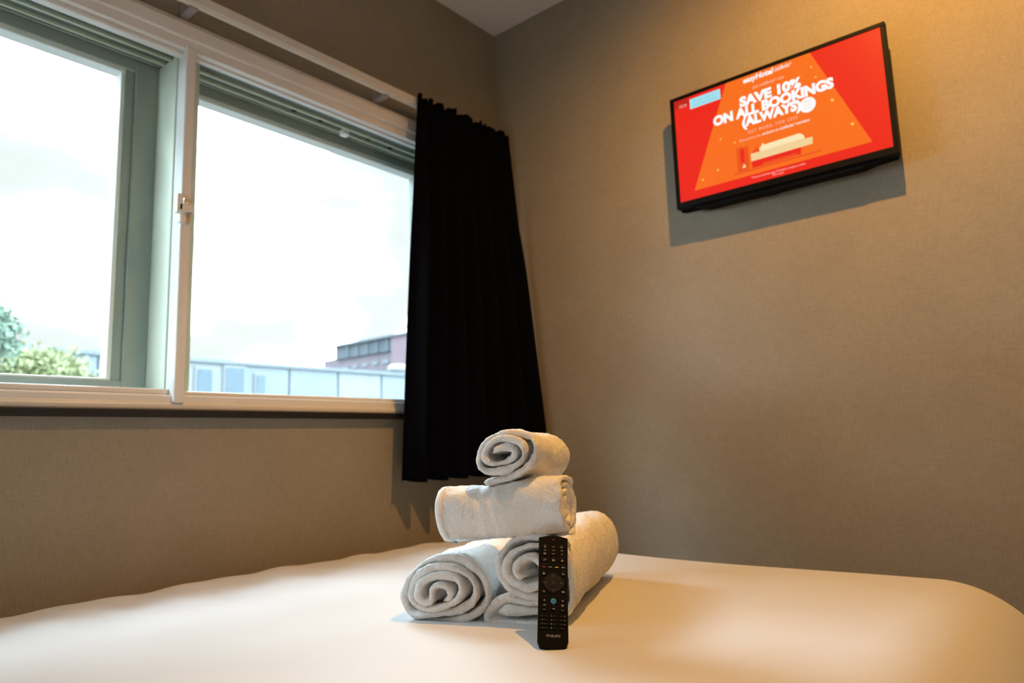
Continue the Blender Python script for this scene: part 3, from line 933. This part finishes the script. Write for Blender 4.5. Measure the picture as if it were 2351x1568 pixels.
def rrect(cx, cy, w, h, r, n=4):
    pts = []
    for (sx, sy, a0) in ((1, 1, 0), (-1, 1, 90), (-1, -1, 180), (1, -1, 270)):
        for k2 in range(n+1):
            a = R(a0+90*k2/n)
            pts.append(((cx+sx*(w/2-r)+r*math.cos(a))*mm, (cy+sy*(h/2-r)+r*math.sin(a))*mm))
    return pts
def circ(cx, cy, r, n=24):
    return [((cx+r*math.cos(2*math.pi*k2/n))*mm, (cy+r*math.sin(2*math.pi*k2/n))*mm) for k2 in range(n)]
BT = 0.0009      # button height
IK = BT+0.00012
def button(cx, cy, w=10.5, h=4.8):
    return disc_prism('button', rrect(cx, cy, w, h, min(w, h)*0.45), -0.0003, BT, M['rc_btn'], rc)
def ink(polys, par, mt_='rc_ink', name='icon', z=IK):
    bm = bmesh.new()
    for pts in polys:
        A_ = [bm.verts.new((a*mm, b*mm, z-0.0001)) for a, b in pts]
        B_ = [bm.verts.new((a*mm, b*mm, z)) for a, b in pts]
        n = len(pts)
        bm.faces.new(B_); bm.faces.new(A_[::-1])
        for q in range(n):
            bm.faces.new((A_[q], A_[(q+1) % n], B_[(q+1) % n], B_[q]))
    return bobj(name, bm, M[mt_], par)
def ring_poly(cx, cy, r0, r1, a0=0, a1=360, n=18):
    out = []
    A_ = np.linspace(R(a0), R(a1), n)
    for q in range(n-1):
        out.append([(cx+r1*math.cos(A_[q]), cy+r1*math.sin(A_[q])), (cx+r1*math.cos(A_[q+1]), cy+r1*math.sin(A_[q+1])), (cx+r0*math.cos(A_[q+1]), cy+r0*math.sin(A_[q+1])), (cx+r0*math.cos(A_[q]), cy+r0*math.sin(A_[q]))])
    return out
def bar(cx, cy, w, h):
    return [(cx-w/2, cy-h/2), (cx+w/2, cy-h/2), (cx+w/2, cy+h/2), (cx-w/2, cy+h/2)]
def tri(cx, cy, w, h, d=1):
    return [(cx-d*w/2, cy-h/2), (cx+d*w/2, cy), (cx-d*w/2, cy+h/2)] if d > 0 else [(cx+w/2, cy-h/2), (cx+w/2, cy+h/2), (cx-w/2, cy)]
def rtext(body, x, y, size, par, mt_='rc_ink', align='CENTER', width=None, fat=0.0, z=IK, name='lettering'):
    return text_mesh(name, body, size*mm, (x*mm, y*mm, z), (1, 0, 0), (0, 1, 0), M[mt_], par, align=align, width=None if width is None else width*mm, fat=fat)
# standby
b = button(0.1, 168.6, 6, 5.5)
ink(ring_poly(0.1, 168.4, 1.2, 1.7, 125, 415)+[bar(0.1, 169.7, 0.5, 2.0)], b, 'rc_red')
b = button(-13.3, 156.6); ink(ring_poly(-13.3, 156.2, 1.1, 1.6)+[bar(-13.3, 158.1, 2.6, 0.5), bar(-13.3, 156.5, 0.4, 1.0)], b); rtext('ALARM', -13.3, 159.3, 1.7, b, 'rc_dim')
b = button(0.3, 156.7); ink([bar(0.3, 156.7, 1.9, 1.9)], b)
b = button(13.8, 156.7); ink(ring_poly(12.4, 156.5, 1.1, 1.65)+[bar(14.5, 156.9, 1.4, 0.5), bar(15.7, 156.2, 1.2, 0.5)], b); rtext('SLEEP', 13.8, 159.3, 1.7, b, 'rc_dim')
b = button(-13.3, 150.8); ink([tri(-14.3, 150.8, 1.9, 2.0, -1), tri(-12.4, 150.8, 1.9, 2.0, -1)], b)
b = button(0.3, 150.9); ink([tri(-0.9, 150.9, 2.0, 2.0, 1), bar(1.2, 150.9, 0.6, 2.0), bar(2.2, 150.9, 0.6, 2.0)], b)
b = button(13.9, 150.8); ink([tri(12.9, 150.8, 1.9, 2.0, 1), tri(14.8, 150.8, 1.9, 2.0, 1)], b)
b = button(-13.4, 145.1); ink([bar(-13.4+dx_, 145.1+dy_, 1.1, 0.8) for dx_ in (-1.4, 0, 1.4) for dy_ in (-0.9, 0.3, 1.4)], b)
b = button(0.2, 145.2); rtext('LIST', 0.2, 144.2, 2.9, b)
b = button(13.8, 144.8); ink([bar(13.6, 145.0, 0.5, 3.0), bar(14.4, 146.3, 1.4, 0.6)]+[[(13.4+0.8*math.cos(q), 143.6+0.6*math.sin(q)) for q in np.linspace(0, 6.28, 9)[:-1]]], b)
b = button(-13.5, 134.9); ink([bar(-14.7, 134.6, 0.8, 3.6)]+ring_poly(-12.3, 135.6, 0.8, 1.3), b)
b = button(0.3, 134.9, 9, 6); ink([[(-2.2, 134.6), (0.3, 137.0), (2.8, 134.6), (2.0, 134.6), (2.0, 132.6), (0.9, 132.6), (0.9, 134.0), (-0.3, 134.0), (-0.3, 132.6), (-1.4, 132.6), (-1.4, 134.6)]], b, name='home_icon')
b = button(14.0, 134.4); ink(ring_poly(14.0, 134.4, 0.8, 1.7)+[bar(14.0+1.9*math.cos(q), 134.4+1.9*math.sin(q), 0.6, 0.6) for q in np.linspace(0, 2*math.pi, 7)[:-1]], b)
rtext('SMART TV', -13.4, 127.6, 1.7, rc, 'rc_dim', z=0.00015); rtext('TV  FIND', 14.0, 127.6, 1.7, rc, 'rc_dim', z=0.00015)
rtext('OPTIONS', 14.0, 139.3, 1.5, rc, 'rc_dim', z=0.00015); rtext('HOME', 0.3, 139.5, 1.5, rc, 'rc_dim', z=0.00015)
for cxx, mt_, lb in ((-14.9, 'rc_red', 'red'), (-4.7, 'rc_grey', 'grey-green'), (5.5, 'rc_yel', 'yellow'), (15.5, 'rc_blue', 'blue')):
    o = disc_prism('colour_button', rrect(cxx, 123.6, 5.6, 1.5, 0.6), -0.0003, BT, M[mt_], rc); o['label'] = '%s colour key' % lb
rtext('INFO', -14.6, 118.0, 1.6, rc, 'rc_dim', z=0.00015); rtext('SOURCE', 15.4, 118.0, 1.6, rc, 'rc_dim', z=0.00015)
b = button(-14.6, 112.7, 7, 5.5); ink(ring_poly(-14.6, 112.8, 0.0, 1.9)[:], b); ink([bar(-14.6, 112.4, 0.6, 1.6), bar(-14.6, 113.8, 0.6, 0.6)], b, 'rc_btn', z=IK+0.0001)
b = button(15.4, 112.9, 7, 5.5); ink(ring_poly(15.6, 112.9, 1.1, 1.7, -60, 240)+[tri(14.6, 112.9, 1.9, 1.7, 1)], b)
# navigation pad (rounded diamond) with OK button
def squircle(cx, cy, ax_, ay_, p, n=48):
    pts = []
    for q in range(n):
        a = 2*math.pi*q/n
        c, s = math.cos(a), math.sin(a)
        f = 1/((abs(c)**p+abs(s)**p)**(1/p))
        pts.append(((cx+ax_*f*c)*mm, (cy+ay_*f*s)*mm))
    return pts
dp = disc_prism('navigation_pad', squircle(0.45, 98.8, 17.4, 16.3, 1.35), -0.0003, 0.0011, M['rc_dpad'], rc); dp['label'] = 'dark grey rounded diamond navigation pad'
ok = disc_prism('ok_button', circ(0.45, 98.7, 6.9, 32), 0.0, 0.0016, M['rc_dpad'], rc)
ink(ring_poly(0.45, 98.7, 6.9, 7.35, n=33), dp, 'rc_btn', name='groove', z=0.00118)
rtext('OK', 0.45, 97.5, 3.4, ok, 'rc_dim', z=0.00172)
ink([bar(0.45, 109.6, 0.6, 2.6)], dp, 'rc_ink', z=0.00122); ink([bar(0.45, 87.3, 0.6, 2.6)], dp, 'rc_ink', z=0.00122)
ink([bar(-11.6, 98.7, 2.8, 0.6)], dp, 'rc_ink', z=0.00122); ink([bar(12.4, 98.7, 2.8, 0.6)], dp, 'rc_ink', z=0.00122)
b = button(-14.4, 84.8, 8, 5); ink([bar(-13.9, 85.6, 2.8, 0.5), bar(-13.9, 83.8, 2.8, 0.5), bar(-12.6, 84.7, 0.5, 2.2), tri(-15.6, 85.6, 1.4, 1.8, -1)], b)
b = button(15.3, 85.0, 8, 5); ink([bar(15.3, 86.2, 4.4, 0.5), bar(15.3, 83.8, 4.4, 0.5), bar(13.3, 85, 0.6, 2.8), bar(17.3, 85, 0.6, 2.8), bar(15.0, 85, 1.6, 1.3)], b)
# volume / programme columns
rtext('VOL', -13.3, 77.6, 1.5, rc, 'rc_dim', z=0.00015); rtext('CH', 14.4, 77.4, 1.5, rc, 'rc_dim', z=0.00015)
b = button(-13.3, 71.5, 8, 5); ink([bar(-13.3, 71.5, 3.2, 0.8), bar(-13.3, 71.5, 0.8, 3.2)], b)
b = button(14.4, 71.3, 8, 5); ink([bar(14.4, 71.3, 3.2, 0.8), bar(14.4, 71.3, 0.8, 3.2)], b)
ink([tri(-14.0, 64.8, 2.2, 2.6, -1), bar(-12.0, 64.8, 0.5, 1.6), bar(-11.1, 64.8, 0.5, 2.8)], rc, z=0.00015)
ink([bar(14.3, 65.9, 4, 0.7), bar(14.3, 64.7, 4, 0.7), bar(14.3, 63.5, 4, 0.7)], rc, z=0.00015)
b = button(-13.3, 57.6, 8, 4.4); ink([bar(-13.3, 57.6, 3.0, 0.7)], b)
b = button(14.3, 57.3, 8, 4.4); ink([bar(14.3, 57.3, 3.0, 0.7)], b)
bp_ = disc_prism('blue_button', circ(0.5, 70.6, 4.2, 28), -0.0003, 0.0012, M['rc_cyan'], rc); bp_['label'] = 'bright blue round power key'
ink(ring_poly(0.5, 70.4, 1.4, 1.9, 125, 415)+[bar(0.5, 71.8, 0.5, 2.0)], bp_, 'rc_body', z=0.0013)
rtext('HOTEL', 0.5, 64.3, 1.4, rc, 'rc_dim', z=0.00015)
b = button(0.5, 59.1, 8, 4.4); ink([tri(-0.2, 59.1, 2.4, 2.4, -1), bar(2.0, 59.1, 0.6, 1.6), bar(2.7, 58.6, 0.6, 1.0)], b)
# number keys
for (dg_, dx_, dy_, lt, lx, al) in (('1', -16.1, 48.4, '. @', -11.8, 'C'), ('2', -2.4, 48.6, 'ABC', 2.2, 'C'), ('3', 17.5, 48.3, 'DEF', 12.8, 'C'),
                                    ('4', -16.1, 42.6, 'GHI', -11.8, 'C'), ('5', -2.3, 42.6, 'JKL', 2.2, 'C'), ('6', 17.5, 42.5, 'MNO', 12.8, 'C'),
                                    ('7', -16.0, 36.7, 'PQRS', -11.6, 'C'), ('8', -2.3, 36.7, 'TUV', 2.2, 'C'), ('9', 17.5, 36.5, 'WXYZ', 12.6, 'C'), ('0', -2.3, 30.8, None, 0, 'C')):
    cxx = (dx_+lx)/2 if lt else 0.2
    b = button(cxx, dy_, 11.5, 4.4)
    rtext(dg_, dx_, dy_-1.2, 3.4, b)
    if lt: rtext(lt, lx, dy_-0.8, 2.1, b, 'rc_dim')
b = button(-13.3, 30.7, 11.5, 4.2); rtext('SUBTITLE', -13.3, 30.0, 2.1, b, 'rc_dim', width=9.5)
b = button(14.2, 30.5, 11.5, 4.2); rtext('TEXT', 14.2, 29.8, 2.1, b, 'rc_dim', width=5.4)
rtext('PHILIPS', 0.7, 18.1, 5.0, rc, 'rc_ink', width=20.6, fat=0.012, z=0.00015, name='brand_lettering')

# ================================================================ TELEVISION
XS = 2.018                   # front plane of the set
tv = tag(empty('television', (XT, 0.66, 1.57)), 'flat black wall-mounted television showing an orange and red hotel advert', 'television')
def tvc(o):
    o.parent = tv; o.matrix_parent_inverse = Matrix.Translation(-Vector(tv.location)); return o
ty0, ty1, tz0, tz1 = 0.340, 0.981, 1.577, 1.951
sy0, sy1, sz0, sz1 = 0.352, 0.967, 1.597, 1.939
M['tvback'] = mat('tv_back', (0.002, 0.002, 0.0024), 0.65, vary=0.1, spec=0.1)
tvc(boxes('bezel', [(XS-0.002, XS+0.020, ty0, ty1, sz1, tz1), (XS-0.002, XS+0.020, ty0, ty1, tz0, sz0), (XS-0.002, XS+0.020, ty0, sy0, sz0, sz1), (XS-0.002, XS+0.020, sy1, ty1, sz0, sz1)], M['black'], bevel=0.0012))
# back shell: thicker towards the bottom, chamfered
def back_shell():
    prof = [(XS+0.018, tz1-0.004), (XS+0.026, tz1-0.006), (XS+0.030, 1.875), (XS+0.055, 1.855), (XS+0.060, 1.60), (XS+0.050, 1.572), (XS+0.018, tz0+0.002)]
    bm = bmesh.new()
    rows = []
    for (y, f) in ((ty0+0.004, 0.25), (ty0+0.012, 0.75), (ty0+0.075, 1.0), (ty1-0.075, 1.0), (ty1-0.012, 0.75), (ty1-0.004, 0.25)):
        rows.append([bm.verts.new((XS+0.018+(x-XS-0.018)*f, y, z)) for x, z in prof])
    n = len(prof)
    for a, b in zip(rows, rows[1:]):
        for j in range(n):
            bm.faces.new((a[j], a[(j+1) % n], b[(j+1) % n], b[j]))
    bm.faces.new(rows[0]); bm.faces.new(rows[-1][::-1])
    return bobj('back_shell', bm, M['tvback'])
tvc(back_shell())
# speaker lip under the bezel
prism_pts = [(ty0+0.035, tz0+0.002), (ty0+0.095, tz0-0.012), (ty1-0.095, tz0-0.012), (ty1-0.035, tz0+0.002)]
tvc(prism('speaker_lip', prism_pts, XS+0.006, XS+0.050, lambda a, b, d: (d, a, b), M['tvback']))
mtb = tvc(boxes('wall_mount', [(XS+0.055, XT-0.0005, 0.60, 0.76, 1.64, 1.80), (XT-0.012, XT-0.0005, 0.56, 0.80, 1.62, 1.86), (XS+0.046, XT-0.02, 0.672, 0.714, 1.566, 1.66)], M['tvback'], bevel=0.002))
SCR_S = 1.0
M['s_red'] = None
def screen_mat():
    """self-lit red picture with a slightly uneven backlight"""
    mt, t, b = new_mat('screen_red')
    b.inputs['Base Color'].default_value = (0.01, 0.01, 0.01, 1)
    b.inputs['Roughness'].default_value = 0.35
    b.inputs['Specular IOR Level'].default_value = 0.2
    b.inputs['Emission Color'].default_value = (*srgb(232, 30, 18), 1)
    b.inputs['Emission Strength'].default_value = 1.0
    return mt
def em(name, r, g, b_): return emit_mat(name, srgb(r, g, b_), SCR_S)
E_RED = screen_mat(); E_DRED = em('screen_dark_red', 190, 24, 20); E_OR = em('screen_orange', 243, 106, 22); E_WH = em('screen_white', 244, 250, 250); E_CY = em('screen_pale_cyan', 160, 222, 236)
E_CR = em('screen_cream', 236, 205, 150); E_PK = em('screen_pink_text', 250, 190, 170); E_OR2 = em('screen_deep_orange', 232, 78, 20); E_GREY = em('screen_grey_text', 120, 190, 205); E_GOLD = em('screen_gold', 250, 190, 90)
def S(s, t, d=0.0): return (XS+0.0005-d, 0.967-s*0.615, 1.597+t*0.342)
def spoly(name, pts, d, mt_, par):
    bm = bmesh.new()
    bm.faces.new([bm.verts.new(S(s, t, d)) for s, t in pts])
    me = bpy.data.meshes.new(name); bm.to_mesh(me); bm.free()
    return link(name, me, mt_, par)
screen = tvc(boxes('screen', [(XS+0.0005, XS+0.010, sy0-0.0005, sy1+0.0005, sz0-0.0005, sz1+0.0005)], E_RED))
D = 0.00025
def sch(o):
    o.parent = screen; return o
def stext(body, s, t, cap, mt_, width=None, fat=0.0, shear=0.0, align='CENTER', d=4*D, name='lettering', spacing=1.0):
    # cap: capital height in t units
    size = cap*0.342/0.70
    return text_mesh(name, body, size, S(s, t, d), (0, -1, 0), (0, 0, 1), mt_, screen, align=align, fat=fat, shear=shear, width=None if width is None else width*0.615, spacing=spacing)
spoly('light_cone', [(0.081, 0.079), (0.921, 0.085), (0.700, 1.0), (0.288, 1.0)], D, E_OR, screen)
spoly('top_band', [(0.0, 0.915), (0.085, 0.915), (0.085, 1.0), (0.0, 1.0)], D, E_DRED, screen)
spoly('notice_box', [(0.089, 0.872), (0.256, 0.872), (0.256, 0.970), (0.089, 0.970)], D, E_CY, screen)
stext('Press OK to', 0.172, 0.925, 0.026, E_GREY, width=0.12); stext('start watching', 0.172, 0.888, 0.026, E_GREY, width=0.13)
stext('10:24', 0.050, 0.915, 0.030, E_PK, width=0.043)
stext('easyHotel', 0.452, 0.937, 0.050, E_WH, width=0.150, fat=0.03, shear=0.15); stext('clubBedzz\u00b2', 0.572, 0.945, 0.038, E_WH, width=0.082, shear=0.2)
stext('Join clubBedzz\u00b2 now', 0.497, 0.857, 0.030, E_PK, width=0.155, shear=0.15)
stext('SAVE 10%', 0.499, 0.733, 0.082, E_WH, width=0.298, fat=0.06, name='headline')
stext('ON ALL BOOKINGS', 0.499, 0.634, 0.084, E_WH, width=0.582, fat=0.06, name='headline')
stext('(ALWAYS)', 0.497, 0.539, 0.080, E_WH, width=0.285, fat=0.06, name='headline')
# scalloped badge
bd = []
for q in range(48):
    a = 2*math.pi*q/48; rr = 0.0240 if q % 2 else 0.0212
    bd.append((0.668+rr*math.cos(a)/0.615, 0.553+rr*math.sin(a)/0.342))
spoly('badge', bd, 2*D, E_WH, screen)
for i, (tx_, ww) in enumerate((('MEMBERS', 0.045), ('SAVE', 0.035), ('MORE', 0.035))):
    stext(tx_, 0.668, 0.571-0.030*i, 0.018, E_PK, width=ww)
stext('GET MORE, FOR LESS', 0.499, 0.461, 0.028, E_PK, width=0.238, spacing=1.3)
stext('Best prices are', 0.388, 0.407, 0.025, E_PK, width=0.105); stext('exclusive to clubBedzz\u00b2 members', 0.560, 0.408, 0.027, E_WH, width=0.222, shear=0.1)
# picture of a bed
spoly('floor_shadow', [(0.293, 0.118), (0.709, 0.122), (0.709, 0.136), (0.293, 0.134)], D*2, E_OR2, screen)
spoly('bedside_unit', [(0.314, 0.136), (0.374, 0.136), (0.375, 0.352), (0.316, 0.360)], D*2, E_OR2, screen)
spoly('bedside_door', [(0.333, 0.215), (0.352, 0.215), (0.353, 0.340), (0.334, 0.343)], D*3, E_RED, screen)
spoly('lamp_icon', [(0.338, 0.165), (0.358, 0.165), (0.349, 0.202)], D*3, E_CR, screen)
spoly('bed_frame', [(0.388, 0.140), (0.618, 0.146), (0.622, 0.210), (0.386, 0.206)], D*2, E_RED, screen)
spoly('bed_panel', [(0.440, 0.146), (0.600, 0.150), (0.600, 0.165), (0.440, 0.162)], D*3, E_OR2, screen)
spoly('bed_mattress', [(0.385, 0.202), (0.674, 0.206), (0.677, 0.266), (0.642, 0.268), (0.384, 0.272)], D*3, E_CR, screen)
dv = [(0.430, 0.270), (0.642, 0.270)]+[(0.642-0.030*(1-math.cos(q)), 0.270+0.058*math.sin(q)) for q in np.linspace(0.1, math.pi/2, 8)]+[(0.55, 0.325), (0.47, 0.322), (0.455, 0.318), (0.447, 0.342), (0.440, 0.318), (0.428, 0.300)]
spoly('bed_cover', dv, D*4, em('screen_light_cream', 246, 226, 178), screen)
spoly('bed_pillow', [(0.392, 0.274), (0.432, 0.274), (0.428, 0.300), (0.418, 0.318), (0.400, 0.300)], D*4, E_OR2, screen)
stext('*Terms and conditions apply. Full details at reception or online.', 0.507, 0.046, 0.020, E_PK, width=0.258)
stext('T&Cs apply', 0.506, 0.022, 0.016, E_PK, width=0.056)
for (s_, t_, r_) in ((0.776, 0.526, 0.0045), (0.849, 0.276, 0.0045), (0.131, 0.16, 0.0035), (0.213, 0.211, 0.0035), (0.70, 0.87, 0.003), (0.715, 0.77, 0.003), (0.24, 0.49, 0.003), (0.31, 0.42, 0.003)):
    spoly('sparkle', [(s_+r_*math.cos(q)/0.615, t_+r_*math.sin(q)/0.342) for q in np.linspace(0, 2*math.pi, 9)[:-1]], D*2, E_GOLD, screen)

# ================================================================ DOWNLIGHTS
M['lens'] = emit_mat('downlight_lens', WARM, 12.0)
M['trim'] = mat('downlight_trim', (0.7, 0.69, 0.67), 0.4, vary=0.02)
def downlight(x, y, power, label, angle=152, aim=(0, 0, -1)):
    root = tag(empty('ceiling_downlight', (x, y, CEIL)), label, 'ceiling light', 'recessed ceiling downlights')
    bm = bmesh.new()
    prof = [(0.030, -0.001), (0.032, -0.006), (0.042, -0.006), (0.046, -0.0008)]
    rings = [[bm.verts.new((r_*math.cos(2*math.pi*j/32), r_*math.sin(2*math.pi*j/32), z_)) for j in range(32)] for r_, z_ in prof]
    for a, b in zip(rings, rings[1:]):
        for j in range(32):
            bm.faces.new((a[j], a[(j+1) % 32], b[(j+1) % 32], b[j]))
    bobj('trim_ring', bm, M['trim'], root, smooth=True)
    bm = bmesh.new()
    A_ = [bm.verts.new((0.030*math.cos(2*math.pi*j/32), 0.030*math.sin(2*math.pi*j/32), -0.0015)) for j in range(32)]
    c = bm.verts.new((0, 0, -0.003))
    for j in range(32): bm.faces.new((A_[j], A_[(j+1) % 32], c))
    bobj('lens', bm, M['lens'], root, smooth=True)
    ld = bpy.data.lights.new('downlight_bulb', 'SPOT')
    ld.energy = power; ld.color = WARM; ld.spot_size = R(angle); ld.spot_blend = 0.8; ld.shadow_soft_size = 0.018
    lo = bpy.data.objects.new('downlight_bulb', ld); COL.objects.link(lo)
    lo.parent = root; lo.location = (0, 0, -0.024)
    lo.rotation_euler = Vector(aim).to_track_quat('-Z', 'Y').to_euler()
    return root
downlight(1.19, 0.24, LAMP_MAIN, 'recessed warm ceiling downlight over the foot of the bed', aim=(0.40, 0.0, -1))
downlight(1.50, -1.50, LAMP_BACK*0.12, 'recessed warm ceiling downlight near the television wall behind the camera')
downlight(0.20, -1.20, LAMP_BACK, 'added unseen warm fill downlight near the entrance side of the room')  # added out of view as fill for the towels and window frame
